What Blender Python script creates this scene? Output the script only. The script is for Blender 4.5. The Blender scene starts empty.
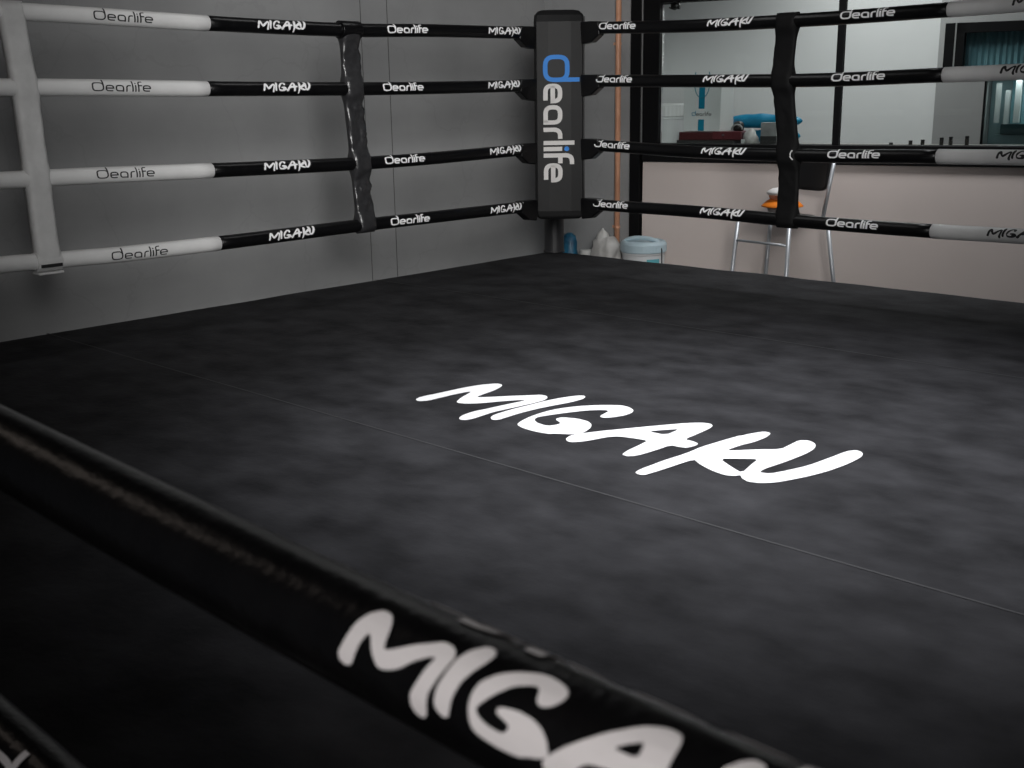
import bpy, bmesh, math, random
from mathutils import Vector, Matrix, noise
from mathutils.geometry import delaunay_2d_cdt
random.seed(7)
SC = bpy.context.scene
C = SC.collection

# ------------------------------------------------------------------ camera
F_PX, YAW, PITCH, ROLL = 1134.1252, 2.33283, 0.25158, -0.01623
CAM = Vector((4.3679, -4.9825, 0.9893))
fw = Vector((math.cos(PITCH)*math.cos(YAW), math.cos(PITCH)*math.sin(YAW), -math.sin(PITCH)))
rt = fw.cross(Vector((0, 0, 1))).normalized(); up = rt.cross(fw)
r2 = math.cos(ROLL)*rt + math.sin(ROLL)*up; u2 = -math.sin(ROLL)*rt + math.cos(ROLL)*up
cd = bpy.data.cameras.new('camera'); cam = bpy.data.objects.new('camera', cd); C.objects.link(cam)
cam.matrix_world = Matrix(((r2.x, u2.x, -fw.x, CAM.x), (r2.y, u2.y, -fw.y, CAM.y), (r2.z, u2.z, -fw.z, CAM.z), (0, 0, 0, 1)))
cd.sensor_width = 36; cd.lens = F_PX/1024*36; cd.clip_start = 0.02
cd.dof.use_dof = True; cd.dof.focus_distance = 4.6; cd.dof.aperture_fstop = 11
SC.camera = cam

# ------------------------------------------------------------------ world, lights, exposure
SC.view_settings.view_transform = 'Standard'; SC.view_settings.look = 'None'
SC.view_settings.exposure = 0.0; SC.view_settings.gamma = 1.0; SC.view_settings.use_curve_mapping = False
w = bpy.data.worlds.new('world'); SC.world = w; w.use_nodes = True
w.node_tree.nodes['Background'].inputs[0].default_value = (0.75, 0.8, 0.9, 1)
w.node_tree.nodes['Background'].inputs[1].default_value = 0.03

def lamp(name, kind, loc, target, energy, color=(1, 1, 1), **kw):
    l = bpy.data.lights.new(name, kind); l.energy = energy; l.color = color
    for k, v in kw.items(): setattr(l, k, v)
    o = bpy.data.objects.new(name, l); C.objects.link(o); o.location = loc
    d = Vector(target) - Vector(loc)
    o.rotation_euler = d.to_track_quat('-Z', 'Y').to_euler()
    return o
# added spots over the canvas and on the walls, then the glazed room's light
lamp('ring_pool_fill', 'SPOT', (2.8, -2.45, 2.5), (2.7, -2.2, 0), 440, (0.95, 0.96, 1), spot_size=math.radians(82), spot_blend=1.0, shadow_soft_size=0.25)  # added spot; its narrow cone leaves the canvas edges dark
lamp('wall_fill_spot', 'SPOT', (4.6, -4.45, 1.9), (-0.1, -0.55, 0.62), 1000, (1, 0.99, 0.97), spot_size=math.radians(52), spot_blend=1.0, shadow_soft_size=0.8)  # added spot above the viewer for the far ropes and walls
lamp('glazed_room_light', 'AREA', (0.6, 2.5, 2.3), (0.7, 2.6, 0), 30, (1, 1, 0.99), shape='RECTANGLE', size=1.8, size_y=0.5)

lamp('partition_fill_spot', 'SPOT', (1.75, 0.80, 2.5), (1.5, 1.5, 0.1), 170, (0.97, 0.99, 1), spot_size=math.radians(100), spot_blend=1.0, shadow_soft_size=0.3)  # added spot to brighten the beige wall
lamp('strip_light', 'AREA', (0.5, -1.2, 2.68), (0.5, -1.2, 0), 5, (1, 1, 1), shape='RECTANGLE', size=0.25, size_y=1.8)
lamp('warm_strip_light', 'AREA', (0.2, -5.0, 2.68), (0.2, -5.0, 0), 2.5, (1, 0.86, 0.76), shape='RECTANGLE', size=2.4, size_y=0.35)

lamp('near_rope_fill', 'SPOT', (4.6, -5.95, 1.5), (4.06, -4.66, .66), 62, (1, 0.92, 0.89), spot_size=math.radians(44), spot_blend=1.0, shadow_soft_size=0.15)  # added spot, lifts the lettering on the near rope
lamp('window_daylight_fill', 'AREA', (1.62, 3.68, 1.04), (1.62, 3.68, 0), 2.0, (0.9, 1, 1), shape='RECTANGLE', size=1.0, size_y=0.1).rotation_euler = (0, 0, math.radians(14))  # added hidden lamp standing in for daylight in the lower window recess

# ------------------------------------------------------------------ materials
def mat(name, col, rough=0.6, metal=0.0, spec=0.5, build=None):
    m = bpy.data.materials.new(name); m.use_nodes = True
    b = m.node_tree.nodes['Principled BSDF']
    b.inputs['Base Color'].default_value = (*col, 1); b.inputs['Roughness'].default_value = rough
    b.inputs['Metallic'].default_value = metal; b.inputs['Specular IOR Level'].default_value = spec
    if build: build(m.node_tree, b)
    return m
def noise_col(scale, c1, c2, detail=5, stretch=(1, 1, 1), bump=0.0, bscale=None, lo=0.3, hi=0.7):
    def f(nt, b):
        N, Lk = nt.nodes, nt.links
        tc = N.new('ShaderNodeTexCoord'); mp = N.new('ShaderNodeMapping'); mp.inputs['Scale'].default_value = stretch
        Lk.new(tc.outputs['Object'], mp.inputs['Vector'])
        n = N.new('ShaderNodeTexNoise'); n.inputs['Scale'].default_value = scale; n.inputs['Detail'].default_value = detail
        Lk.new(mp.outputs[0], n.inputs['Vector'])
        r = N.new('ShaderNodeValToRGB'); r.color_ramp.elements[0].position = lo; r.color_ramp.elements[1].position = hi
        r.color_ramp.elements[0].color = (*c1, 1); r.color_ramp.elements[1].color = (*c2, 1)
        Lk.new(n.outputs['Fac'], r.inputs[0]); Lk.new(r.outputs[0], b.inputs['Base Color'])
        if bump:
            n2 = N.new('ShaderNodeTexNoise'); n2.inputs['Scale'].default_value = bscale or scale*4; n2.inputs['Detail'].default_value = 6
            Lk.new(mp.outputs[0], n2.inputs['Vector'])
            bp = N.new('ShaderNodeBump'); bp.inputs['Strength'].default_value = bump; bp.inputs['Distance'].default_value = 0.01
            Lk.new(n2.outputs['Fac'], bp.inputs['Height']); Lk.new(bp.outputs[0], b.inputs['Normal'])
    return f
M = {}
M['canvas'] = mat('black_canvas', (.05, .05, .053), .85, spec=.12, build=noise_col(5.5, (.0165, .0165, .0180), (.043, .043, .0465), 12, (1, 1.35, 1), .3, 34, .3, .74))
M['skirt'] = mat('black_skirt', (.012, .012, .013), .7)
M['print_white'] = mat('white_print', (.86, .86, .86), .6)
M['seam'] = mat('grey_seam_thread', (.036, .036, .038), .8)
M['black_vinyl'] = mat('black_vinyl', (.004, .004, .0045), .28, spec=.4, build=noise_col(30, (.003, .003, .0035), (.005, .005, .0055), 3, bump=.12, bscale=120))
M['black_near'] = M['black_vinyl']
M['white_vinyl'] = mat('white_vinyl', (.74, .74, .74), .4, build=noise_col(12, (.70, .70, .70), (.76, .76, .76), 3, bump=.05, bscale=60))
M['rope_print_white'] = mat('white_rope_print', (.85, .85, .86), .55)
M['rope_print_black'] = mat('black_rope_print', (.012, .012, .013), .5)
M['black_strap'] = mat('black_strap_cloth', (.02, .02, .022), .30, spec=.8, build=noise_col(40, (.020, .020, .022), (.034, .034, .036), 4, bump=.2, bscale=90))
M['dull_strap'] = mat('dull_black_strap_cloth', (.006, .006, .0065), .7, spec=.2)
M['white_strap'] = mat('white_strap_cloth', (.62, .62, .62), .6, build=noise_col(20, (.58, .58, .58), (.66, .66, .66), 4, bump=.15, bscale=60))
M['pad'] = mat('black_pad_vinyl', (.012, .012, .0125), .5, spec=.2, build=noise_col(8, (.008, .008, .0085), (.011, .011, .0115), 4, bump=.05))
M['pad_print'] = mat('white_pad_print', (.62, .60, .59), .6)
M['pad_blue'] = mat('blue_pad_print', (.006, .19, .62), .6)
M['piping'] = mat('grey_piping', (.06, .06, .06), .5)
M['post'] = mat('dark_painted_steel', (.022, .022, .024), .4, spec=.5)
M['steel'] = mat('steel', (.45, .46, .48), .3, 1.0)
def concrete(nt, b):
    N, Lk = nt.nodes, nt.links
    tc = N.new('ShaderNodeTexCoord')
    n = N.new('ShaderNodeTexNoise'); n.inputs['Scale'].default_value = 1.3; n.inputs['Detail'].default_value = 7; n.inputs['Roughness'].default_value = .55
    Lk.new(tc.outputs['Object'], n.inputs['Vector'])
    mp = N.new('ShaderNodeMapping'); mp.inputs['Scale'].default_value = (.5, .5, 4)
    Lk.new(tc.outputs['Object'], mp.inputs['Vector'])
    n2 = N.new('ShaderNodeTexNoise'); n2.inputs['Scale'].default_value = 1.2; n2.inputs['Detail'].default_value = 3
    Lk.new(mp.outputs[0], n2.inputs['Vector'])
    mx = N.new('ShaderNodeMath'); mx.operation = 'MULTIPLY_ADD'; mx.inputs[1].default_value = .45
    Lk.new(n2.outputs['Fac'], mx.inputs[0]); Lk.new(n.outputs['Fac'], mx.inputs[2])
    r = N.new('ShaderNodeValToRGB'); r.color_ramp.elements[0].position = .5; r.color_ramp.elements[1].position = .95
    r.color_ramp.elements[0].color = (.235, .238, .242, 1); r.color_ramp.elements[1].color = (.325, .328, .332, 1)
    Lk.new(mx.outputs[0], r.inputs[0])
    # thin wandering cracks
    v = N.new('ShaderNodeTexVoronoi'); v.feature = 'DISTANCE_TO_EDGE'; v.inputs['Scale'].default_value = 1.1
    n3 = N.new('ShaderNodeTexNoise'); n3.inputs['Scale'].default_value = 4; n3.inputs['Detail'].default_value = 5
    Lk.new(tc.outputs['Object'], n3.inputs['Vector'])
    ad = N.new('ShaderNodeVectorMath'); ad.operation = 'MULTIPLY_ADD'; ad.inputs[1].default_value = (.35, .35, .35)
    Lk.new(n3.outputs['Color'], ad.inputs[0]); Lk.new(tc.outputs['Object'], ad.inputs[2]); Lk.new(ad.outputs[0], v.inputs['Vector'])
    cr = N.new('ShaderNodeMath'); cr.operation = 'LESS_THAN'; cr.inputs[1].default_value = .006
    Lk.new(v.outputs['Distance'], cr.inputs[0])
    sc = N.new('ShaderNodeMath'); sc.operation = 'MULTIPLY'; sc.inputs[1].default_value = .10; Lk.new(cr.outputs[0], sc.inputs[0])
    mixn = N.new('ShaderNodeMixRGB'); mixn.inputs[2].default_value = (.14, .14, .14, 1)
    Lk.new(sc.outputs[0], mixn.inputs[0]); Lk.new(r.outputs[0], mixn.inputs[1]); Lk.new(mixn.outputs[0], b.inputs['Base Color'])
    bp = N.new('ShaderNodeBump'); bp.inputs['Strength'].default_value = .1; Lk.new(n.outputs['Fac'], bp.inputs['Height']); Lk.new(bp.outputs[0], b.inputs['Normal'])
M['concrete'] = mat('grey_concrete', (.15, .15, .15), .75, spec=.3, build=concrete)
M['floor'] = mat('grey_floor', (.16, .16, .16), .6, build=noise_col(2, (.14, .14, .14), (.18, .18, .18)))
M['ceiling'] = mat('dark_ceiling', (.04, .04, .04), .9)
M['beige'] = mat('beige_wall_paint', (.40, .345, .32), .7, build=noise_col(1.5, (.56, .49, .46), (.60, .525, .495)))
M['black_frame'] = mat('black_aluminium', (.004, .004, .0045), .55, spec=.12)
M['grey_strip'] = mat('grey_aluminium', (.35, .35, .35), .4, .5)
M['white_wall'] = mat('white_wall_paint', (.74, .75, .75), .8, build=noise_col(1.2, (.72, .73, .73), (.76, .77, .77)))
M['grey_wall'] = mat('grey_wall_paint', (.36, .36, .36), .8, build=noise_col(1.2, (.34, .34, .34), (.38, .38, .38)))
M['copper'] = mat('copper_pipe_paint', (.66, .33, .20), .45, build=noise_col(9, (.58, .28, .17), (.72, .38, .24)))
M['counter'] = mat('grey_counter', (.30, .29, .27), .4)
M['teal'] = mat('teal_print', (.0, .22, .36), .5)
M['card_white'] = mat('white_card', (.70, .72, .72), .6)
M['cord'] = mat('teal_cord', (.02, .22, .30), .6)
M['red_box'] = mat('dark_red_lacquer', (.075, .018, .020), .35)
M['red_box_light'] = mat('dark_red_lid', (.13, .028, .035), .35)
M['dark_tray'] = mat('dark_tray', (.04, .04, .04), .4)
M['tub'] = mat('white_tub_plastic', (.68, .69, .70), .45)
M['lid'] = mat('white_lid_plastic', (.78, .78, .78), .45)
M['blue_cloth'] = mat('bright_blue_cloth', (.0, .30, .52), .5, build=noise_col(9, (.0, .17, .33), (.0, .25, .43), bump=.3))
M['grey_card'] = mat('grey_card', (.34, .35, .35), .6, build=noise_col(14, (.24, .24, .24), (.40, .41, .41)))
M['dark_glass'] = mat('dark_bottle', (.06, .055, .05), .25)
M['black_plastic'] = mat('black_plastic', (.012, .012, .012), .4)
M['bucket'] = mat('off_white_bucket', (.60, .61, .62), .45)
M['bucket_lid'] = mat('pale_blue_lid', (.46, .58, .64), .45)
M['label_teal'] = mat('teal_label', (.10, .36, .42), .5)
M['bag'] = mat('clear_grey_plastic_bag', (.50, .49, .47), .35, build=noise_col(10, (.40, .39, .38), (.60, .59, .57), 5, bump=.5, bscale=18))
M['paper'] = mat('crumpled_paper', (.62, .62, .60), .7)
M['blue_bag'] = mat('deep_blue_plastic', (.01, .10, .19), .35, build=noise_col(16, (.004, .06, .13), (.02, .16, .27), bump=.5))
M['chrome'] = mat('brushed_steel_tube', (.50, .52, .55), .42, .55)
M['chair_black'] = mat('black_chair_vinyl', (.010, .010, .011), .4)
M['orange'] = mat('orange_felt', (.85, .22, .01), .6)
M['salmon'] = mat('salmon_band', (.62, .27, .17), .6)
M['hat_white'] = mat('white_crown', (.78, .76, .75), .6)
M['hat_grey'] = mat('grey_underside', (.38, .34, .33), .6)
def blind(nt, b):
    N, Lk = nt.nodes, nt.links
    tc = N.new('ShaderNodeTexCoord'); wv = N.new('ShaderNodeTexNoise'); wv.inputs['Scale'].default_value = 7
    Lk.new(tc.outputs['Object'], wv.inputs['Vector'])
    r = N.new('ShaderNodeValToRGB'); r.color_ramp.elements[0].color = (.10, .23, .27, 1); r.color_ramp.elements[1].color = (.20, .38, .42, 1)
    Lk.new(wv.outputs['Fac'], r.inputs[0]); Lk.new(r.outputs[0], b.inputs['Base Color'])
M['blind'] = mat('teal_ribbed_sheet', (.1, .22, .25), .5, build=blind)
M['teal_dark'] = mat('dark_teal', (.012, .06, .07), .5)
M['teal_pale'] = mat('pale_teal', (.36, .50, .53), .5)
def glass_mat(name, tint, refl):
    m = bpy.data.materials.new(name); m.use_nodes = True; nt = m.node_tree; nt.nodes.clear()
    o = nt.nodes.new('ShaderNodeOutputMaterial'); mx = nt.nodes.new('ShaderNodeMixShader')
    t = nt.nodes.new('ShaderNodeBsdfTransparent'); t.inputs[0].default_value = (*tint, 1)
    g = nt.nodes.new('ShaderNodeBsdfGlossy'); g.inputs['Roughness'].default_value = .02
    fr = nt.nodes.new('ShaderNodeFresnel'); fr.inputs[0].default_value = refl
    nt.links.new(fr.outputs[0], mx.inputs[0]); nt.links.new(t.outputs[0], mx.inputs[1]); nt.links.new(g.outputs[0], mx.inputs[2]); nt.links.new(mx.outputs[0], o.inputs[0])
    return m
M['glass'] = glass_mat('clear_glass', (.95, .975, .97), 1.35)

# ------------------------------------------------------------------ helpers
def obj(name, bm, m, parent=None, smooth=False, bevel=0.0, base=True):
    bmesh.ops.recalc_face_normals(bm, faces=bm.faces[:])
    me = bpy.data.meshes.new(name)
    off = Vector((0, 0, 0))
    if base and parent is None and len(bm.verts):
        xs = [v.co.x for v in bm.verts]; ys = [v.co.y for v in bm.verts]; zs = [v.co.z for v in bm.verts]
        off = Vector(((min(xs)+max(xs))/2, (min(ys)+max(ys))/2, min(zs)))
    elif parent is not None:
        off = wloc(parent)
    bmesh.ops.translate(bm, vec=-off, verts=bm.verts[:])
    bm.to_mesh(me); bm.free()
    if smooth: me.polygons.foreach_set('use_smooth', [True]*len(me.polygons))
    o = bpy.data.objects.new(name, me); C.objects.link(o); me.materials.append(m)
    if parent is None: o.location = off
    else: o.parent = parent
    if bevel:
        md = o.modifiers.new('bevel', 'BEVEL'); md.width = bevel; md.segments = 3; md.limit_method = 'ANGLE'
    return o
def wloc(o):
    l = Vector(o.location)
    while o.parent: o = o.parent; l += Vector(o.location)
    return l
def tag(o, label, cat, group=None):
    o['label'] = label; o['category'] = cat
    if group: o['group'] = group
    return o
def thing(name, label, cat, loc, group=None):
    o = bpy.data.objects.new(name, None); C.objects.link(o); o.location = loc; o.empty_display_size = .1
    return tag(o, label, cat, group)
def struct(o):
    o['kind'] = 'structure'; return o

WORLD = (Vector((0, 0, 0)), Vector((1, 0, 0)), Vector((0, 1, 0)))
WA = math.radians(14)
W0 = Vector((-0.95, 0.9674, 0))
WALL = (W0, Vector((math.cos(WA), math.sin(WA), 0)), Vector((-math.sin(WA), math.cos(WA), 0)))   # s along, o away from the ring
def P(fr, a, b, z): return fr[0] + fr[1]*a + fr[2]*b + Vector((0, 0, z))
def add_box(bm, fr, a0, a1, b0, b1, z0, z1):
    vs = [bm.verts.new(P(fr, a, b, z)) for z in (z0, z1) for a, b in ((a0, b0), (a1, b0), (a1, b1), (a0, b1))]
    for f in ((3, 2, 1, 0), (4, 5, 6, 7), (0, 1, 5, 4), (1, 2, 6, 5), (2, 3, 7, 6), (3, 0, 4, 7)):
        bm.faces.new([vs[i] for i in f])
def box(fr, *a):
    bm = bmesh.new(); add_box(bm, fr, *a); return bm
def add_tube(bm, pts, rad, n=12, closed_ends=True):
    pts = [Vector(p) for p in pts]; rings = []
    rads = rad if isinstance(rad, (list, tuple)) else [rad]*len(pts)
    ref = None
    for i, p in enumerate(pts):
        d = (pts[min(i+1, len(pts)-1)] - pts[max(i-1, 0)]).normalized()
        if ref is None: ref = Vector((0, 0, 1)) if abs(d.z) < .9 else Vector((1, 0, 0))
        a = (ref - d*ref.dot(d)).normalized(); ref = a; b = d.cross(a)
        rings.append([bm.verts.new(p + (a*math.cos(2*math.pi*k/n) + b*math.sin(2*math.pi*k/n))*rads[i]) for k in range(n)])
    for i in range(len(rings)-1):
        for k in range(n):
            bm.faces.new((rings[i][k], rings[i][(k+1) % n], rings[i+1][(k+1) % n], rings[i+1][k]))
    if closed_ends: bm.faces.new(rings[0][::-1]); bm.faces.new(rings[-1])
def tube(pts, rad, n=12):
    bm = bmesh.new(); add_tube(bm, pts, rad, n); return bm
def add_lathe(bm, c, prof, n=32, wob=None):
    c = Vector(c); rings = []
    for r, z in prof:
        rings.append([bm.verts.new(c + Vector((r*math.cos(2*math.pi*k/n)*(wob(k/n, z) if wob else 1), r*math.sin(2*math.pi*k/n)*(wob(k/n, z) if wob else 1), z))) for k in range(n)])
    for i in range(len(rings)-1):
        for k in range(n):
            bm.faces.new((rings[i][k], rings[i][(k+1) % n], rings[i+1][(k+1) % n], rings[i+1][k]))
    bm.faces.new(rings[0][::-1]); bm.faces.new(rings[-1])
def lathe(c, prof, n=32, wob=None):
    bm = bmesh.new(); add_lathe(bm, c, prof, n, wob); return bm

# ------------------------------------------------------------------ lettering
LOGO = [
 [[(-0.0011,-0.0029),(-0.0086,0.0189),(0.0003,0.0723),(0.0084,0.1439),(0.0222,0.1958),(0.0435,0.23),(0.0627,0.2298),(0.0752,0.214),(0.0867,0.1799),(0.0924,0.1362),(0.0971,0.1022),(0.1186,0.1204),(0.1519,0.1615),(0.1901,0.2031),(0.2016,0.2185),(0.2208,0.2195),(0.2355,0.2058),(0.2426,0.184),(0.2397,0.1489),(0.2322,0.0981),(0.2212,0.0368),(0.2222,0.0004),(0.224,-0.0313),(0.2187,-0.0505),(0.2067,-0.0559),(0.1955,-0.0489),(0.1857,-0.0306),(0.1811,0.0062),(0.1898,0.0483),(0.1987,0.1017),(0.2078,0.1455),(0.2077,0.1564),(0.1954,0.1479),(0.171,0.1146),(0.147,0.0707),(0.1208,0.045),(0.1018,0.0379),(0.0904,0.0447),(0.0728,0.0762),(0.0539,0.129),(0.0474,0.1274),(0.0392,0.0877),(0.0354,0.0447),(0.0324,0.0068),(0.0213,-0.0081),(0.0118,-0.0105)]],
 [[(0.2465,-0.0007),(0.2375,0.0201),(0.2367,0.0723),(0.2443,0.1438),(0.2482,0.1888),(0.2588,0.2328),(0.2741,0.27),(0.2855,0.2796),(0.2972,0.2726),(0.3049,0.2531),(0.3021,0.2142),(0.2895,0.1642),(0.2798,0.1209),(0.2737,0.0643),(0.2742,0.0278),(0.2738,-0.0021),(0.2632,-0.0112)]],
 [[(0.3301,-0.0025),(0.3195,0.0204),(0.31,0.0615),(0.3084,0.1106),(0.3139,0.1497),(0.3353,0.1976),(0.3671,0.2386),(0.4066,0.2702),(0.4333,0.2681),(0.4546,0.255),(0.4654,0.2351),(0.4654,0.2066),(0.4543,0.1756),(0.4399,0.1602),(0.4283,0.1651),(0.4235,0.1777),(0.417,0.2111),(0.405,0.2147),(0.3749,0.184),(0.3578,0.1491),(0.3418,0.1135),(0.3277,0.0765),(0.3275,0.0631),(0.3366,0.0479),(0.3567,0.036),(0.3819,0.0337),(0.3903,0.0376),(0.3967,0.051),(0.3979,0.0679),(0.3655,0.0839),(0.3676,0.1054),(0.4015,0.1194),(0.4343,0.118),(0.457,0.1023),(0.4714,0.0786),(0.4786,0.0541),(0.4818,0.0373),(0.4691,0.0189),(0.4401,0.0017),(0.4299,-0.01),(0.3906,-0.0163),(0.3551,-0.0127)]],
 [[(0.481,-0.0137),(0.4717,0.0108),(0.4804,0.039),(0.5029,0.0825),(0.5248,0.1195),(0.558,0.1757),(0.5969,0.237),(0.5753,0.2033),(0.6046,0.2495),(0.6283,0.2732),(0.6459,0.2787),(0.6598,0.2693),(0.6664,0.2436),(0.6689,0.2003),(0.6706,0.1466),(0.6906,0.1475),(0.7086,0.1415),(0.7135,0.1268),(0.7081,0.1013),(0.6946,0.096),(0.6722,0.0946),(0.6697,0.0458),(0.664,0.0025),(0.6588,-0.0112),(0.6506,-0.0209),(0.638,-0.0198),(0.6342,-0.0164),(0.6275,0.0089),(0.6231,0.0564),(0.6184,0.0893),(0.5862,0.0835),(0.553,0.0728),(0.539,0.0535),(0.5243,0.0045),(0.5077,-0.0212),(0.4948,-0.0236)],
  [(0.5793,0.143),(0.5978,0.1725),(0.6198,0.2016),(0.6228,0.1464)]],
 [[(0.7219,-0.09),(0.7181,-0.0688),(0.7199,-0.0107),(0.7236,0.0577),(0.7214,0.0027),(0.7277,0.0733),(0.7261,0.1251),(0.7341,0.1901),(0.7423,0.244),(0.7442,0.2426),(0.7531,0.2762),(0.7659,0.3042),(0.7799,0.303),(0.7855,0.2947),(0.7914,0.2676),(0.7899,0.2223),(0.7814,0.1913),(0.7769,0.1377),(0.8055,0.1663),(0.7972,0.1592),(0.8238,0.188),(0.8561,0.2181),(0.8543,0.2589),(0.8526,0.2946),(0.8675,0.3074),(0.8864,0.2987),(0.8988,0.2824),(0.9071,0.2558),(0.9093,0.2166),(0.905,0.1505),(0.8968,0.0886),(0.8996,0.0644),(0.9194,0.0709),(0.9344,0.1103),(0.9494,0.1611),(0.9565,0.2285),(0.9619,0.291),(0.9729,0.3099),(0.9865,0.3062),(0.9967,0.2918),(1.0018,0.2731),(1.0027,0.2235),(0.9949,0.1572),(0.9815,0.1037),(0.9646,0.0584),(0.9534,0.0336),(0.9345,0.0122),(0.9134,0.004),(0.8944,0.013),(0.8856,0.0219),(0.8833,0.0271),(0.8752,0.0147),(0.8589,0.0078),(0.8289,0.0136),(0.7996,0.0253),(0.7826,0.0343),(0.7611,0.0495),(0.7541,-0.0232),(0.7467,-0.0846),(0.7484,-0.0696),(0.7454,-0.0902),(0.7343,-0.095)],
  [(0.7973,0.0855),(0.8277,0.1097),(0.8559,0.1329),(0.8629,0.0959),(0.8773,0.0398),(0.8424,0.0576)]],
]

def chaikin(p):
    out = []
    for i in range(len(p)):
        a = Vector(p[i]); b = Vector(p[(i+1) % len(p)])
        out += [tuple(a*.8+b*.2), tuple(a*.2+b*.8)]
    return out
def pip(x, y, polys):
    ins = False
    for p in polys:
        j = len(p)-1
        for i in range(len(p)):
            if (p[i][1] > y) != (p[j][1] > y) and x < (p[j][0]-p[i][0])*(y-p[i][1])/(p[j][1]-p[i][1])+p[i][0]: ins = not ins
            j = i
    return ins
_brush = {}
def brush_tris(step):
    """the slanted brush lettering as triangles, unit word width"""
    if step in _brush: return _brush[step]
    V, T = [], []
    for polys in LOGO:
        polys = [chaikin(p) for p in polys]
        pts, edges = [], []
        for p in polys:
            b = len(pts); n = len(p); pts += [Vector(q) for q in p]; edges += [(b+i, b+(i+1) % n) for i in range(n)]
        xs = [p.x for p in pts]; ys = [p.y for p in pts]
        y = min(ys)+step/2
        while y < max(ys):
            x = min(xs)+step/2
            while x < max(xs):
                if pip(x, y, polys): pts.append(Vector((x, y)))
                x += step
            y += step
        ov, oe, of, *_ = delaunay_2d_cdt(pts, edges, [], 0, 1e-6)
        b = len(V); V += [(v.x, v.y) for v in ov]
        for f in of:
            cx = sum(ov[i].x for i in f)/3; cy = sum(ov[i].y for i in f)/3
            if pip(cx, cy, polys): T.append([b+i for i in f])
    _brush[step] = (V, T); return V, T
def rounded(path, step=.14):
    """path of (x, y[, r]) corners -> polyline with rounded corners, resampled"""
    pts = []
    n = len(path)
    for i, q in enumerate(path):
        r = q[2] if len(q) > 2 else 0
        p = Vector(q[:2])
        if r and 0 < i < n-1:
            a = (Vector(path[i-1][:2])-p).normalized()*r; b = (Vector(path[i+1][:2])-p).normalized()*r
            for k in range(6):
                t = k/5; pts.append((p+a)*(1-t)**2 + p*2*t*(1-t) + (p+b)*t*t)
        else: pts.append(p)
    out = [pts[0]]
    for p in pts[1:]:
        d = (p-out[-1]).length; m = max(1, int(math.ceil(d/step))); a = out[-1]
        if d > 1e-6: out += [a+(p-a)*(k/m) for k in range(1, m+1)]
    return out
R_ = .34
GLY = {  # stroke paths, x-height 1
 'd': (1.47, [[(1.35, .5), (1.35, 1.26, .45), (.12, 1.26, .45), (.12, .12, .45), (1.35, .12, .45), (1.35, .6)], [(1.35, .5), (1.35, 1.9)]]),
 'e': (1.08, [[(.12, .5), (.96, .5), (.96, .88, R_), (.12, .88, R_), (.12, .12, R_), (.92, .12)]]),
 'a': (1.07, [[(.95, 0), (.95, .88, R_), (.12, .88, R_), (.12, .12, R_), (.95, .12)]]),
 'r': (.63, [[(.12, 0), (.12, .88, R_), (.63, .88)]]),
 'l': (.24, [[(.12, 0), (.12, 1.63)]]),
 'i': (.24, [[(.12, 0), (.12, .98)]]),
 'f': (.62, [[(.12, 0), (.12, 1.5, R_), (.62, 1.5)], [(.12, .88), (.56, .88)]]),
}
POS = [('d', 0), ('e', 1.55), ('a', 2.72), ('r', 3.95), ('l', 4.68), ('i', 5.02), ('f', 5.38), ('e', 5.93)]
WORD_W = 7.0
def word_tris(tk, only=None):
    """rounded lower-case lettering; only: 'd' + dot, or the rest"""
    V, T = [], []
    for gi, (g, x0) in enumerate(POS):
        if only == 'rest' and gi == 0: continue
        if only == 'first' and gi != 0: continue
        if only == 'dot' and gi != 5: continue
        if only != 'dot':
            for pi_, path in enumerate(GLY[g][1]):
                pl = rounded(path); b = len(V)
                for i, p in enumerate(pl):
                    d1 = (pl[i]-pl[i-1]).normalized() if i else (pl[1]-pl[0]).normalized()
                    d2 = (pl[i+1]-pl[i]).normalized() if i < len(pl)-1 else d1
                    d = (d1+d2).normalized() if (d1+d2).length > .2 else d2
                    nn = Vector((-d.y, d.x)); k = tk/2/max(.5, nn.dot(Vector((-d1.y, d1.x))))
                    V += [(x0+p.x+nn.x*k, p.y+nn.y*k, pi_), (x0+p.x-nn.x*k, p.y-nn.y*k, pi_)]
                for i in range(len(pl)-1): T.append([b+2*i, b+2*i+1, b+2*i+3, b+2*i+2])
        if g == 'i' and only != 'rest':
            b = len(V); rr = tk*.56
            V += [(x0+.12+rr*math.cos(k*math.pi/5), 1.22+rr*math.sin(k*math.pi/5)) for k in range(10)]
            T.append([b+k for k in range(10)])
    return V, T
def decal(tris, fn):
    bm = bmesh.new(); V, T = tris
    vs = []
    for q in V:
        p = fn(q[0], q[1])
        if len(q) > 2 and q[2]:          # crossing strokes lie a hair above one another
            n = (fn(q[0]+.01, q[1])-p).cross(fn(q[0], q[1]+.01)-p)
            p = p + n.normalized()*.0004*q[2]
        vs.append(bm.verts.new(p))
    for t in T:
        try: bm.faces.new([vs[i] for i in t])
        except ValueError: pass
    return bm

# ------------------------------------------------------------------ room shell
FL = -0.47; CE = 2.75
struct(obj('floor', box(WORLD, -1.2, 6.2, -6.4, 6.2, FL-.1, FL), M['floor']))
struct(obj('ceiling', box(WORLD, -1.2, 6.2, -6.4, 6.2, CE, CE+.1), M['ceiling']))
struct(obj('wall_left', box(WORLD, -1.15, -.95, -6.4, .967, FL, CE), M['concrete']))
SEAMS = (-.62, -.42)
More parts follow.
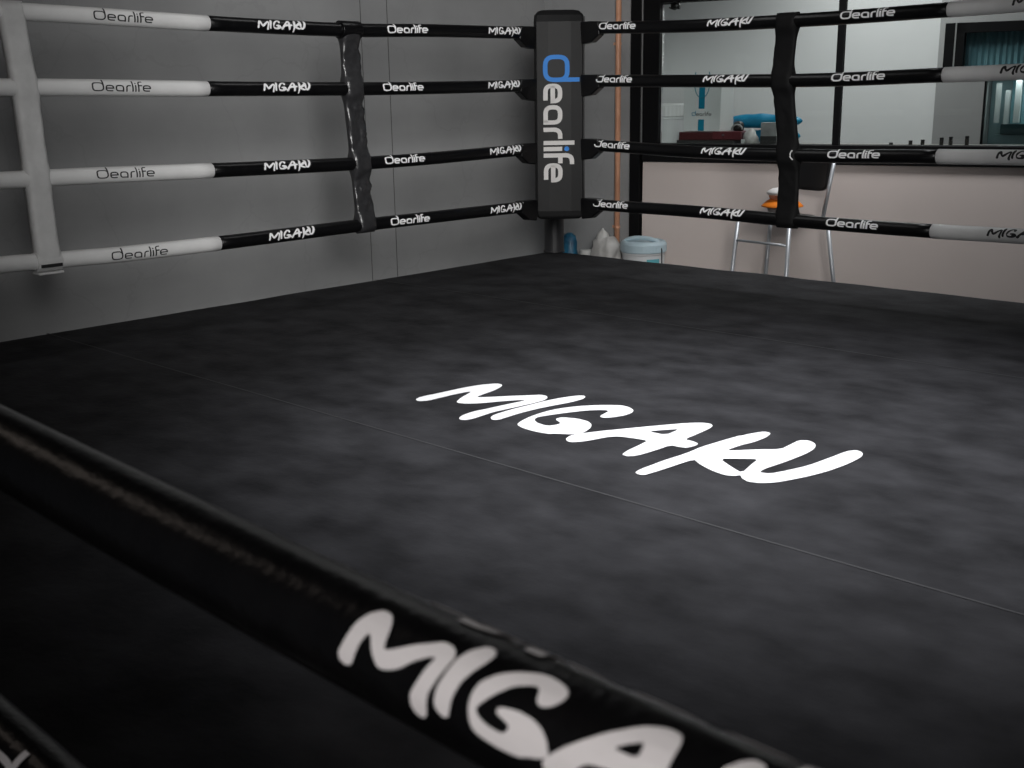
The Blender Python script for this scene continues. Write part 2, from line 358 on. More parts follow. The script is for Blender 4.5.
# two narrow casting joints in the left wall
for i, yy in enumerate(SEAMS):
    struct(obj('trim_%d' % (i+1), box(WORLD, -.9505, -.9485, yy-.002, yy+.002, FL, CE), M['piping']))
struct(obj('wall_back', box(WALL, -.1, .640, 0, .14, FL, CE), M['concrete']))
struct(obj('trim_4', box(WALL, .640, .709, -.03, .14, FL, CE), M['black_frame']))
struct(obj('trim_5', box(WALL, .709, .716, -.012, .05, .655, CE), M['grey_strip']))
struct(obj('wall_right', box(WALL, .722, 4.9, 0, .12, FL, .535), M['beige']))
# glazed partition window
win = bpy.data.objects.new('window_1', None); C.objects.link(win); win.location = P(WALL, 2.2, 0, .53); struct(win)
bm = bmesh.new()
add_box(bm, WALL, .722, 4.9, -.025, .13, .535, .650)
add_box(bm, WALL, .722, .835, -.02, .03, .650, CE)
add_box(bm, WALL, .835, 4.9, -.02, .10, 1.525, 1.66)
obj('window_frame', bm, M['black_frame'], win, bevel=.004)
obj('mullion', box(WALL, 1.957, 1.999, -.01, .03, .650, 1.525), M['black_frame'], win, bevel=.003)
obj('mullion', box(WALL, 3.30, 3.342, -.01, .03, .650, 1.525), M['black_frame'], win, bevel=.003)
obj('window_pane', box(WALL, .835, 4.9, .035, .043, .645, 1.53), M['glass'], win)
bm = box(WALL, .722, 4.9, 0, .12, 1.66, CE); struct(obj('wall_right_head', bm, M['concrete'])).name = 'wall_above'
# glazed room behind
struct(obj('wall_far', box(WALL, -1.6, 2.9, 2.4, 2.55, FL, CE), M['white_wall']))
struct(obj('wall_side', box(WALL, -1.7, -1.55, .14, 2.4, FL, CE), M['white_wall']))
wg = bmesh.new()
add_box(wg, WALL, 2.212, 2.545, 1.9, 2.4, FL, 1.07)
add_box(wg, WALL, 2.212, 2.25, 1.9, 2.4, 1.07, 1.42)
add_box(wg, WALL, 2.212, 4.9, 1.9, 2.4, 1.42, CE)
add_box(wg, WALL, 2.545, 4.9, 1.9, 2.4, FL, .30)
struct(obj('wall_pillar', wg, M['grey_wall']))
w2 = bpy.data.objects.new('window_2', None); C.objects.link(w2); w2.location = P(WALL, 2.5, 1.9, 1.07); struct(w2)
bm = bmesh.new()
add_box(bm, WALL, 2.25, 2.318, 1.89, 1.97, 1.07, 1.42)
add_box(bm, WALL, 2.328, 2.385, 1.89, 1.97, 1.07, 1.42)
add_box(bm, WALL, 2.328, 3.6, 1.89, 1.97, 1.352, 1.42)
add_box(bm, WALL, 2.25, 3.6, 1.89, 1.97, 1.05, 1.085)
obj('window_frame', bm, M['black_frame'], w2)
obj('frame_strip', box(WALL, 2.318, 2.328, 1.888, 1.96, 1.07, 1.42), M['grey_strip'], w2)
bm = bmesh.new(); n = 140; prev = None
for i in range(n+1):
    s = 2.38 + i*(1.2/n); o = 2.02 + .012*math.sin(i*1.35)
    a, b = bm.verts.new(P(WALL, s, o, 1.08)), bm.verts.new(P(WALL, s, o, 1.40))
    if prev: bm.faces.new((prev[0], a, b, prev[1]))
    prev = (a, b)
obj('ribbed_blind', bm, M['blind'], w2)
w3 = bpy.data.objects.new('window_3', None); C.objects.link(w3); w3.location = P(WALL, 3.0, 1.9, .3); struct(w3)
bm = bmesh.new()
add_box(bm, WALL, 2.545, 2.557, 1.89, 1.95, .30, 1.05); add_box(bm, WALL, 2.557, 4.4, 1.89, 1.95, .30, .34)
obj('window_frame', bm, M['black_frame'], w3)
obj('window_pane', box(WALL, 2.557, 4.4, 1.915, 1.92, .34, 1.05), M['glass'], w3)
bm = bmesh.new(); n = 120; prev = None
for i in range(n+1):
    s = 2.70 + i*(1.5/n); o = 2.20 + .018*math.sin(i*.8)
    a, b = bm.verts.new(P(WALL, s, o, .34)), bm.verts.new(P(WALL, s, o, 1.05))
    if prev: bm.faces.new((prev[0], a, b, prev[1]))
    prev = (a, b)
obj('ribbed_blind', bm, M['blind'], w3)
bm = bmesh.new(); add_box(bm, WALL, 2.55, 2.75, 2.26, 2.30, .34, 1.05); obj('grey_panel', bm, M['teal_pale'], w3)
bm = bmesh.new()
for s0, s1, z0, z1 in ((2.60, 2.635, .72, 1.0), (2.665, 2.70, .62, .95)): add_box(bm, WALL, s0, s1, 2.10, 2.13, z0, z1)
obj('hanging_slat', bm, M['card_white'], w3)
obj('dark_shelf', box(WALL, 2.66, 4.0, 2.02, 2.15, .64, .71), M['teal_dark'], w3)
obj('pale_panel', box(WALL, 2.62, 4.0, 2.04, 2.15, .34, .635), M['teal_pale'], w3)
obj('curtain_edge', box(WALL, 2.735, 2.775, 2.05, 2.10, .72, 1.02), M['card_white'], w3)

# copper pipe on the grey wall
pipe = thing('copper_pipe', 'thin copper coloured pipe running up the grey wall beside the black column', 'pipe', P(WALL, .553, -.03, FL))
obj('pipe_tube', tube([P(WALL, .553, -.03, FL), P(WALL, .553, -.03, CE)], .0185, 16), M['copper'], pipe, smooth=True)
for z in (1.285, .10):
    bm = bmesh.new(); add_tube(bm, [P(WALL, .553, -.03, z-.008), P(WALL, .553, -.03, z+.008)], .0215, 16)
    add_box(bm, WALL, .513, .538, -.02, .0, z-.008, z+.008)
    obj('pipe_clip', bm, M['copper'], pipe)

# ------------------------------------------------------------------ ring platform
E0, E1 = -.5, 5.1
ring = thing('boxing_ring_platform', 'black canvas boxing ring platform with white brush lettering in the middle', 'boxing ring', (2.3, -2.3, FL))
def canvas_h(x, y):
    h = .0025*noise.noise(Vector((x*1.1, y*1.1, 3)))
    # puckered patch of wrinkles
    dx, dy = x-2.95, y+1.35
    h += .004*math.exp(-(dx*dx/.05+dy*dy/.03))*math.sin(55*dx+20*dy+3*noise.noise(Vector((x*4, y*4, 0))))
    return h - .0025
bm = bmesh.new(); NX = 150; grid = []
for i in range(NX+1):
    row = []
    for j in range(NX+1):
        x = E0+(E1-E0)*i/NX; y = -E1+(E1-E0)*j/NX
        e = min(x-E0, E1-x, y+E1, -E0-y)
        z = canvas_h(x, y)
        if e < .05: z -= .02*(1-e/.05)**2 - .006*noise.noise(Vector((x*2.3, y*2.3, 8)))
        if i == 0: x -= .022*noise.noise(Vector((y*1.6, 2, 1)))
        if j == NX: y += .018*noise.noise(Vector((x*1.6, 7, 1)))
        row.append(bm.verts.new((x, y, z)))
    grid.append(row)
for i in range(NX):
    for j in range(NX): bm.faces.new((grid[i][j], grid[i+1][j], grid[i+1][j+1], grid[i][j+1]))
obj('canvas', bm, M['canvas'], ring, smooth=True)
obj('apron_skirt', box(WORLD, E0, E1, -E1, -E0, FL, -.018), M['skirt'], ring)
SX, SY, SW = 1.605, -2.55, 1.40
def floor_pt(u, v):
    x, y = SX+u*SW, SY+v*SW
    return Vector((x, y, canvas_h(x, y)+.0022))
obj('printed_logo', decal(brush_tris(.04), floor_pt), M['print_white'], ring)['label'] = 'white brush lettering on the canvas'
for yy in (-2.856, -.99, -4.35):
    bm = bmesh.new(); prev = None
    for i in range(121):
        x = E0+.02+(E1-E0-.04)*i/120; h = canvas_h(x, yy)+.0012
        a, b = bm.verts.new((x, yy-.0035, h)), bm.verts.new((x, yy+.0035, h))
        if prev: bm.faces.new((prev[0], a, b, prev[1]))
        prev = (a, b)
    obj('seam', bm, M['seam'], ring)

# ------------------------------------------------------------------ ropes
RR = .0315
def interp(ctrl, s):
    # smooth (Catmull-Rom style hermite) through control points
    if s <= ctrl[0][0]: return ctrl[0][1]
    if s >= ctrl[-1][0]: return ctrl[-1][1]
    for i in range(len(ctrl)-1):
        (a, za), (b, zb) = ctrl[i], ctrl[i+1]
        if a <= s <= b:
            t = (s-a)/(b-a)
            ma = (zb-ctrl[i-1][1])/(b-ctrl[i-1][0])*(b-a) if i else (zb-za)
            mb = (ctrl[i+2][1]-za)/(ctrl[i+2][0]-a)*(b-a) if i+2 < len(ctrl) else (zb-za)
            return (2*t**3-3*t*t+1)*za+(t**3-2*t*t+t)*ma+(-2*t**3+3*t*t)*zb+(t**3-t*t)*mb
L_ = 4.6
class Side:
    def __init__(s, kind, ctrl, y=0.0): s.kind = kind; s.ctrl = ctrl; s.y = y
    def at(s, t):
        z = interp(s.ctrl, t)
        if s.kind == 'left': return Vector((0, -t, z))
        if s.kind == 'right': return Vector((t, 0, z))
        return Vector((t, s.y, z))
    def frame(s):
        # outward-facing print normal, text direction sign
        if s.kind == 'left': return Vector((1, 0, 0)), -1
        return Vector((0, -1, 0)), 1
    def wrap(s, t0, phi0, r=RR, back=False):
        nrm, sg = s.frame()
        if back: nrm, sg = -nrm, -sg
        def f(u, v):
            t = t0+sg*u; p = s.at(t); ph = phi0+v/r
            return p + (nrm*math.cos(ph)+Vector((0, 0, math.sin(ph))))*(r+.0011)
        return f
    def sleeve(s, a, b, r=RR, n=24):
        bm = bmesh.new(); k = max(2, int((b-a)/.06))
        pts = [s.at(a+(b-a)*i/k) for i in range(k+1)]
        # rounded hem at both ends
        d0 = (pts[1]-pts[0]).normalized(); d1 = (pts[-1]-pts[-2]).normalized()
        P2 = [pts[0], pts[0]+d0*.003] + pts[1:-1] + [pts[-1]-d1*.003, pts[-1]]
        add_tube(bm, P2, [r*.9, r]+[r]*(len(pts)-2)+[r, r*.9], n); return bm
def put_brush(side, sleeve, t_start, width, vscale, phi0, m, back=False, r=RR):
    """lettering wrapped round the sleeve; t_start is where its first letter begins"""
    fn = side.wrap(t_start, phi0, r, back)
    o = obj('printed_logo', decal(brush_tris(.05), lambda u, v: fn(u*width, (v-.11)*vscale)), m, sleeve); return o
def put_word(side, sleeve, t_start, width, unit_y, phi0, m, tk, back=False, r=RR):
    fn = side.wrap(t_start, phi0, r, back); k = width/WORD_W
    o = obj('printed_wordmark', decal(word_tris(tk), lambda u, v: fn(u*k, (v-.75)*unit_y)), m, sleeve); return o
def rope(name, side, label, spans, prints, s0, cuff):
    a = side.at(2.3); a = Vector((a.x, a.y, a.z))
    t = thing(name, label, 'rope', a, 'ring ropes')
    sl = []
    for (x0, x1, kind) in spans:
        s = obj('sleeve', side.sleeve(x0, x1, RR if kind == 'black' else RR+.0012), M['black_vinyl'] if kind == 'black' else M['white_vinyl'], t, smooth=True)
        s['label'] = kind + ' padded sleeve'; sl.append((x0, x1, kind, s))
    for kind, c, w_, ph in prints:
        sv = next(q for q in sl if q[0] <= c <= q[1]); black = sv[2] == 'black'
        nrm, sg = side.frame(); ts = c - sg*w_/2
        if kind == 'brush': put_brush(side, sv[3], ts, w_, .145, ph, M['rope_print_white'] if black else M['rope_print_black'], r=RR if black else RR+.0012)
        else: put_word(side, sv[3], ts, w_, .0265, ph, M['rope_print_white'] if black else M['rope_print_black'], .26 if black else .175, r=RR if black else RR+.0012)
    if cuff:
        # folded cuff where the rope enters the corner pad
        bm = bmesh.new(); nrm, sg = side.frame()
        p0, p1, p2 = side.at(.20), side.at(.27), side.at(.325)
        def q(p, dz, e): return bm.verts.new(p + nrm*e + Vector((0, 0, dz)))
        ring_ = []
        for p, lo in ((p0, -.085), (p1, -.075), (p2, -.036)):
            ring_.append([q(p, .034, -.034), q(p, .034, .034), q(p, lo, .026), q(p, lo, -.026)])
        for i in range(2):
            for k in range(4): bm.faces.new((ring_[i][k], ring_[i][(k+1) % 4], ring_[i+1][(k+1) % 4], ring_[i+1][k]))
        bm.faces.new(ring_[0][::-1]); bm.faces.new(ring_[-1])
        obj('end_cuff', bm, M['black_vinyl'], t, bevel=.008)
    return t
LZ = {1: [(0, 1.303), (.23, 1.301), (.957, 1.295), (1.47, 1.284), (2.24, 1.292), (3.04, 1.309), (4.6, 1.312)],
      2: [(0, 1.028), (.23, 1.025), (.97, 1.018), (1.47, 1.018), (2.25, 1.025), (3.04, 1.037), (4.6, 1.045)],
      3: [(0, .682), (.31, .680), (.986, .669), (1.47, .669), (2.257, .683), (3.04, .698), (4.6, .705)],
      4: [(0, .369), (.235, .367), (1.0, .370), (1.43, .372), (2.251, .368), (2.75, .371), (2.9, .376), (3.0, .378), (3.15, .384), (4.6, .40)]}
RZ = {1: [(0, 1.325), (.243, 1.322), (.922, 1.300), (1.637, 1.296), (2.211, 1.302), (3.0, 1.315), (4.6, 1.32)],
      2: [(0, 1.045), (.314, 1.043), (.93, 1.031), (1.653, 1.023), (2.211, 1.033), (3.0, 1.045), (4.6, 1.05)],
      3: [(0, .705), (.315, .698), (.94, .677), (1.626, .674), (2.207, .686), (3.0, .695), (4.6, .70)],
      4: [(0, .373), (.317, .371), (.986, .371), (1.643, .359), (2.214, .358), (2.612, .363), (4.6, .365)]}
ORD = {1: 'top', 2: 'second from top', 3: 'third from top', 4: 'lowest'}
LJ = {1: 2.228, 2: 2.255, 3: 2.265, 4: 2.258}
LT = {1: (-2.60, -1.845, -1.107, -.423), 2: (-2.637, -1.837, -1.150, -.434), 3: (-2.655, -1.862, -1.157, -.430), 4: (-2.628, -1.862, -1.137, -.434)}
for k in (1, 2, 3, 4):
    sd = Side('left', LZ[k]); ph = {1: .10, 2: .16, 3: .22, 4: .05}[k]
    tb = [q-.024 for q in LT[k]]
    rope('ring_rope', sd, '%s padded ring rope in front of the grey concrete wall' % ORD[k],
         [(.20, LJ[k], 'black'), (LJ[k], L_, 'white')],
         [('word', -tb[0], .255, ph), ('brush', -tb[1], .258, ph+.1), ('word', -tb[2], .262, ph+.1), ('brush', -tb[3], .248, ph+.1)], 0, True)
RT = {1: (.430, 1.126, 1.846, 2.61), 2: (.410, 1.110, 1.818, 2.585), 3: (.398, 1.110, 1.818, 2.60), 4: (.390, 1.112, 1.830, 2.59)}
for k in (1, 2, 3, 4):
    sd = Side('right', RZ[k]); ph = {1: .33, 2: .38, 3: .40, 4: .42}[k]; tb = [q+.024 for q in RT[k]]
    rope('ring_rope', sd, '%s padded ring rope in front of the glazed partition' % ORD[k],
         [(.20, 2.228, 'black'), (2.228, L_, 'white')],
         [('word', tb[0], .245, ph), ('brush', tb[1], .258, ph), ('word', tb[2], .262, ph), ('brush', tb[3], .258, ph)], 0, True)
# the near side
NY = -4.615; NR = RR
for k, z in ((3, .689), (4, .364)):
    sd = Side('near', [(0, z+.02), (3.2, z+.02), (3.7, z+.006), (4.1, z), (4.6, z)], NY)
    if k == 3: lab = 'blurred black rope across the foreground with big white brush lettering'
    else: lab = 'black rope low in the near corner, only a scrap of lettering showing'
    t = thing('ring_rope', lab, 'rope', sd.at(2.3), 'ring ropes')
    s1 = obj('sleeve', sd.sleeve(2.35, 4.55), M['black_near'], t, smooth=True); s1['label'] = 'black padded sleeve'
    s2 = obj('sleeve', sd.sleeve(0.05, 2.35, RR+.0012), M['white_vinyl'], t, smooth=True); s2['label'] = 'white padded sleeve'
    if k == 3:
        put_brush(sd, s1, 3.917, .308, .145, .66, M['rope_print_white'])
        put_word(sd, s1, 4.235, .31, .0265, .66, M['rope_print_white'], .26, back=True)
    else:
        put_word(sd, s1, 3.355, .262, .0265, .32, M['rope_print_white'], .26)

# ------------------------------------------------------------------ spacer straps between the ropes
def strap(name, label, kind, side_kind, centres, zs, width, m, pinch=1.0, wrinkle=1.0):
    """cloth band looped over the top rope and under the lowest one, pinched between them"""
    ctrl = list(zip([z for z in zs][::-1], centres[::-1]))
    zt, zb = zs[0]+RR+.006, zs[-1]-RR-.006
    t = thing(name, label, 'strap', Vector((0, -centres[-1], zb)) if side_kind == 'left' else Vector((centres[-1], 0, zb)))
    bm = bmesh.new(); n = 90; m_ = 9
    def place(c, o, z):
        return Vector((o, -c, z)) if side_kind == 'left' else Vector((c, -o, z))
    rows = []
    for i in range(n+1):
        z = zb+(zt-zb)*i/n
        near = min(abs(z-q) for q in zs)
        thick = RR+.005 if near < RR*.6 else ((RR+.005)*(1-pinch)+pinch*(.009+(RR-.004)*math.exp(-((near-RR*.6)/.035)**2)))
        if i in (0, n): thick = .012
        if i in (1, n-1): thick = RR*.75
        g = math.exp(-(near/.05)**2)
        wd = width*(.93+.07*g)
        c = interp(ctrl, min(max(z, zs[-1]), zs[0]))
        c += .003*noise.noise(Vector((z*5, 1.3, centres[0])))*(1-g)
        fr, bk = [], []
        for j in range(m_+1):
            x = (j/m_-.5)*wd
            wr = wrinkle*(1-g)*(.007*noise.noise(Vector((x*22, z*26+x*30, centres[0]*7))) + .004*noise.noise(Vector((x*50, z*60, 2))))
            edge = 1-(abs(j/m_-.5)*2)**6*.4
            fr.append(bm.verts.new(place(c+x, thick*edge+wr, z))); bk.append(bm.verts.new(place(c+x, -thick*edge, z)))
        rows.append(fr+bk[::-1])
    k = len(rows[0])
    for i in range(n):
        for j in range(k): bm.faces.new((rows[i][j], rows[i][(j+1) % k], rows[i+1][(j+1) % k], rows[i+1][j]))
    bm.faces.new(rows[0][::-1]); bm.faces.new(rows[-1])
    obj('strap_band', bm, m, t, smooth=True)
    return t, place
sb, pl = strap('rope_spacer_strap', 'shiny black cloth strap tying the four ropes in front of the concrete wall', 'black', 'left', [1.474, 1.470, 1.445, 1.430], [1.284, 1.018, .669, .372], .110, M['black_strap'], .8, 1.9)
for z, c in ((1.284, 1.474), ):
    bm = bmesh.new(); add_tube(bm, [pl(c-.058, 0, z), pl(c+.058, 0, z)], RR+.010, 24); obj('top_loop', bm, M['black_vinyl'], sb, smooth=True, bevel=.003)
sw, pl = strap('rope_spacer_strap', 'white cloth strap tying the white ends of the ropes together', 'white', 'left', [3.062, 3.040, 3.034, 3.028], [1.309, 1.037, .698, .378], .098, M['white_strap'], .25, .45)
bm = bmesh.new(); add_tube(bm, [pl(3.03-.050, .0, .378), pl(3.03+.050, .0, .378)], RR+.0075, 24); obj('bottom_loop', bm, M['white_strap'], sw, smooth=True, bevel=.003)
bm = bmesh.new(); add_box(bm, (Vector((0, -3.03, 0)), Vector((0, 1, 0)), Vector((1, 0, 0))), -.042, .042, .036, .0415, .359, .371); obj('slot_band', bm, M['rope_print_black'], sw)
bm = bmesh.new(); add_box(bm, (Vector((0, -3.03, 0)), Vector((0, 1, 0)), Vector((1, 0, 0))), -.051, .051, -.030, .030, .329, .339); obj('hem', bm, M['white_strap'], sw, bevel=.004)
sr, pl = strap('rope_spacer_strap', 'dull black cloth strap tying the ropes in front of the glass and bar chair', 'black', 'right', [1.455, 1.444, 1.490, 1.500], [1.297, 1.024, .674, .361], .115, M['dull_strap'], .9, .8)
bm = bmesh.new()
add_tube(bm, [pl(1.535, .040, .655), pl(1.523, .043, .668), pl(1.522, .043, .685), pl(1.532, .042, .700)], .0035, 8); obj('stitch_tag', bm, M['print_white'], sr)

# ------------------------------------------------------------------ corner post and pad
post = thing('ring_post', 'dark steel ring post standing behind the corner pad', 'post', (-.408, .432, 0))
obj('post_tube', lathe((-.408, .432, .003), [(.062, 0), (.062, 1.40), (.045, 1.42)], 32), M['post'], post, smooth=False, bevel=.006)
obj('base_collar', lathe((-.408, .432, .003), [(.068, 0), (.068, .008), (.062, .010)], 32), M['post'], post)
dg = Vector((-1, 1, 0)).normalized()
for z in (.371, .69, 1.036, 1.312):
    bm = bmesh.new(); add_tube(bm, [Vector((-.408, .432, z))-dg*.06, Vector((-.145, .145, z))], .014, 12); obj('turnbuckle', bm, M['steel'], post, smooth=True)
PADF = (Vector((0, 0, 0)), Vector((1, 1, 0)).normalized(), Vector((1, -1, 0)).normalized())   # across, towards the ring centre
pad = thing('corner_pad', 'tall black corner pad with white and blue lettering running down it', 'pad', P(PADF, .0, 0, .27))
bm = bmesh.new()
def pad_ring(z, k, off=0):
    pr = [(-.134, .125), (-.125, .152), (-.06, .158), (.06, .158), (.125, .152), (.134, .125), (.115, -.14), (.05, -.19), (-.05, -.19), (-.115, -.14)]
    return [bm.verts.new(P(PADF, .006+a*k*1.035, (b if b < .0 else b-off), z)) for a, b in pr]
prof = [(.284, .70, .05), (.289, .86, .02), (.303, .955, .006), (.335, .995, 0), (.40, 1, 0), (.6, 1, 0), (.9, 1, 0), (1.2, 1, 0), (1.36, 1, 0), (1.395, .97, .012), (1.418, .82, .035), (1.424, .62, .06)]
rs = [pad_ring(*q) for q in prof]
for i in range(len(rs)-1):
    for j in range(10): bm.faces.new((rs[i][j], rs[i][(j+1) % 10], rs[i+1][(j+1) % 10], rs[i+1][j]))
bm.faces.new(rs[0][::-1]); bm.faces.new(rs[-1])
cover = obj('pad_cover', bm, M['pad'], pad, bevel=.006)
bm = bmesh.new(); add_tube(bm, [P(PADF, .142, .142, z) for z in (.34, .6, .9, 1.2, 1.385)], .004, 8); obj('piping', bm, M['piping'], pad, smooth=True)
def pad_pt(u, v): return P(PADF, -.086+v*.106, .1595, 1.186-u*.0985)
obj('printed_wordmark', decal(word_tris(.235, 'rest'), pad_pt), M['pad_print'], cover)['label'] = 'white letters'
obj('printed_letter', decal(word_tris(.235, 'first'), pad_pt), M['pad_blue'], cover)['label'] = 'blue first letter'
obj('printed_dot', decal(word_tris(.235, 'dot'), pad_pt), M['pad_blue'], cover)['label'] = 'blue dot'

# ------------------------------------------------------------------ things by the wall
# bucket
bc = P(WALL, .836, -.24, FL)
bk = thing('bucket', 'white plastic bucket with pale blue lid and carry handle by the black column', 'bucket', bc)
obj('bucket_body', lathe(bc, [(.118, 0), (.122, .01), (.138, .43), (.142, .435), (.142, .445), (.136, .447)], 40), M['bucket'], bk, smooth=False, bevel=.002)
obj('lid', lathe(bc, [(.146, .446), (.150, .452), (.150, .498), (.140, .514), (.125, .520), (.118, .512), (.02, .512)], 40), M['bucket_lid'], bk, bevel=.003)
pts = [P(WALL, .836+.118*math.cos(a), -.24-.03, FL+.503+.034*math.sin(a)) for a in [math.pi*i/16 for i in range(17)]]
obj('handle', tube(pts, .014, 10), M['bucket_lid'], bk, smooth=True)
pts = [P(WALL, .836+.02+.135*math.cos(a), -.24-.13*math.sin(a)*.2, FL+.49-.30*max(0, math.sin((a)*.5))) for a in [i*.12 for i in range(3)]]
obj('wire_bail', tube([P(WALL, .955, -.26, FL+.50), P(WALL, .984, -.29, FL+.47), P(WALL, .99, -.30, FL+.35), P(WALL, .985, -.30, FL+.22)], .004, 8), M['black_plastic'], bk, smooth=True)
bm = bmesh.new(); prev = None
for i in range(9):
    a = math.radians(-58+WA*57.3)+math.radians(38)*i/8 - .0
    q = [bc+Vector((math.cos(a)*.1372*1.012, math.sin(a)*.1372*1.012, z)) for z in (.34, .41)]
    vs = [bm.verts.new(x) for x in q]
    if prev: bm.faces.new((prev[0], vs[0], vs[1], prev[1]))
    prev = vs
obj('label_print', bm, M['label_teal'], bk)
# crumpled clear bag
gc = P(WALL, .572, -.22, FL)
def lumpy(c, prof, amp, seed, sx=1, sy=1):
    bm = bmesh.new(); add_lathe(bm, (0, 0, 0), prof, 40)
    bmesh.ops.subdivide_edges(bm, edges=bm.edges[:], cuts=1, use_grid_fill=True)
    for v in bm.verts:
        q = v.co*9+Vector((seed, seed*2, 0)); r = Vector((v.co.x, v.co.y, 0))
        k = amp*(noise.noise(q)+.6*noise.noise(q*2.3)+.35*abs(noise.noise(q*5)))
        if r.length > .004: v.co += r.normalized()*k
        if v.co.z > .02: v.co.z += amp*.7*noise.noise(q*1.7+Vector((5, 5, 5)))
        v.co.x *= sx; v.co.y *= sy
        v.co += c
    return bm
t = thing('plastic_bag', 'crumpled pale grey see-through plastic bag slumped beside the white bucket', 'bag', gc)
obj('bag_body', lumpy(gc, [(.10, 0), (.125, .06), (.13, .2), (.125, .36), (.115, .44), (.09, .50), (.05, .525), (.01, .53)], .034, 3, .86, .8), M['bag'], t, smooth=True)
obj('knotted_corner', lumpy(P(WALL, .541, -.23, FL+.47), [(.05, 0), (.05, .03), (.035, .075), (.012, .10), (.004, .115)], .014, 9), M['bag'], t, smooth=True)
# wooden crates under nothing: crumpled white sheet by the post base
pc = P(WALL, .37, -.12, FL)
t = tag(obj('paper_sack', lumpy(pc, [(.09, 0), (.09, .2), (.085, .38), (.07, .415), (.01, .42)], .012, 14, .75, .5), M['paper'], smooth=True), 'low white sack showing only its rim beside the ring post', 'sack')
uc = P(WALL, .232, -.10, FL)
t = thing('blue_bag', 'deep blue crinkled bag peeking out right behind the ring post', 'bag', uc)
obj('bag_body', lumpy(uc, [(.055, 0), (.06, .15), (.058, .36), (.05, .46), (.038, .50), (.01, .515)], .014, 21), M['blue_bag'], t, smooth=True)
obj('rolled_top', lumpy(uc+Vector((-.005, 0, .49)), [(.034, 0), (.036, .015), (.02, .03), (.004, .035)], .008, 5), M['blue_bag'], t, smooth=True)

# bar chair
def WP(s, o, z): return P(WALL, s, -o, z)
corn = {'FL': (1.52, .45), 'FR': (1.885, .597), 'BL': (1.62, .105), 'BR': (2.04, .262)}
cx = sum(c[0] for c in corn.values())/4; co = sum(c[1] for c in corn.values())/4
SEAT = .225
ch = thing('bar_chair', 'tall bar chair with black backrest and steel tube legs beside the beige wall', 'chair', WP(cx, co, FL))
def lerp2(c, k): return (cx+(c[0]-cx)*k, co+(c[1]-co)*k)
LEGS = {'FL': ((1.535, .45), (1.48, .47)), 'FR': ((1.888, .597), (1.884, .63)), 'BL': ((1.635, .115), (1.585, .08)), 'BR': ((2.03, .30), (2.12, .24))}
for nme in ('FL', 'FR', 'BL', 'BR'):
    a, b = LEGS[nme]
    obj('leg', tube([WP(a[0], a[1], SEAT), WP(b[0], b[1], FL)], .0125, 12), M['chrome'], ch, smooth=True)
def on_leg(n, z):
    a, b = LEGS[n]; k = (SEAT-z)/(SEAT-FL); return WP(a[0]+(b[0]-a[0])*k, a[1]+(b[1]-a[1])*k, z)
obj('footrest', tube([on_leg('FL', .108), on_leg('FR', .108)], .008, 10), M['chrome'], ch, smooth=True)
ba, bb = (1.73, .115), (2.03, .29)
for lo, tp in (((1.715, .13), (1.745, .09)), ((2.0, .30), (2.052, .285))):
    obj('back_post', tube([WP(lo[0], lo[1], SEAT), WP((lo[0]+tp[0])/2, (lo[1]+tp[1])/2, .42), WP(tp[0], tp[1], .60)], .0115, 12), M['chrome'], ch, smooth=True)
bm = bmesh.new()
e1 = Vector((corn['FR'][0]-corn['FL'][0], corn['FR'][1]-corn['FL'][1])).normalized(); e2 = Vector((corn['BL'][0]-corn['FL'][0], corn['BL'][1]-corn['FL'][1])).normalized()
rings = []
for kk, z in ((.90, SEAT-.012), (.97, SEAT), (.97, SEAT+.018), (.88, SEAT+.030)):
    ring_ = []
    for i in range(28):
        a = 2*math.pi*i/28; ca, sa = math.cos(a), math.sin(a); pw = .5
        u = math.copysign(abs(ca)**pw, ca)*.205*kk; v = math.copysign(abs(sa)**pw, sa)*.185*kk
        ring_.append(bm.verts.new(WP(cx+e1.x*u+e2.x*v, co+e1.y*u+e2.y*v, z)))
    rings.append(ring_)
for i in range(3):
    for j in range(28): bm.faces.new((rings[i][j], rings[i][(j+1) % 28], rings[i+1][(j+1) % 28], rings[i+1][j]))
bm.faces.new(rings[0][::-1]); bm.faces.new(rings[-1])
obj('seat', bm, M['chair_black'], ch, smooth=False, bevel=.004)
bm = bmesh.new(); nu, nv = 14, 10; front, back = [], []
eb = Vector((bb[0]-ba[0], bb[1]-ba[1])).normalized()
mid = ((ba[0]+bb[0])/2, (ba[1]+bb[1])/2)
for layer, off in ((front, -.012), (back, .014)):
    for j in range(nv+1):
        row = []
        for i in range(nu+1):
            u = (i/nu-.5)*2; v = j/nv
            hw = .180-.022*(1-v)
            zz = .392+.205*v
            # rounded lower corners, slightly bowed lower edge
            zz += (.045*abs(u)**5)*(1-v) - .018*(abs(u)**6)*v
            bow = .030*(1-u*u)
            row.append(bm.verts.new(WP(mid[0]+eb.x*u*hw+eb.y*(bow+off), mid[1]+eb.y*u*hw-eb.x*(bow+off), zz)))
        layer.append(row)
for L2 in (front, back):
    for j in range(nv):
        for i in range(nu): bm.faces.new((L2[j][i], L2[j][i+1], L2[j+1][i+1], L2[j+1][i]))
for j in range(nv):
    for i in (0, nu): bm.faces.new((front[j][i], front[j+1][i], back[j+1][i], back[j][i]))
for i in range(nu):
    for j in (0, nv): bm.faces.new((front[j][i], front[j][i+1], back[j][i+1], back[j][i]))
obj('backrest', bm, M['chair_black'], ch, smooth=True)
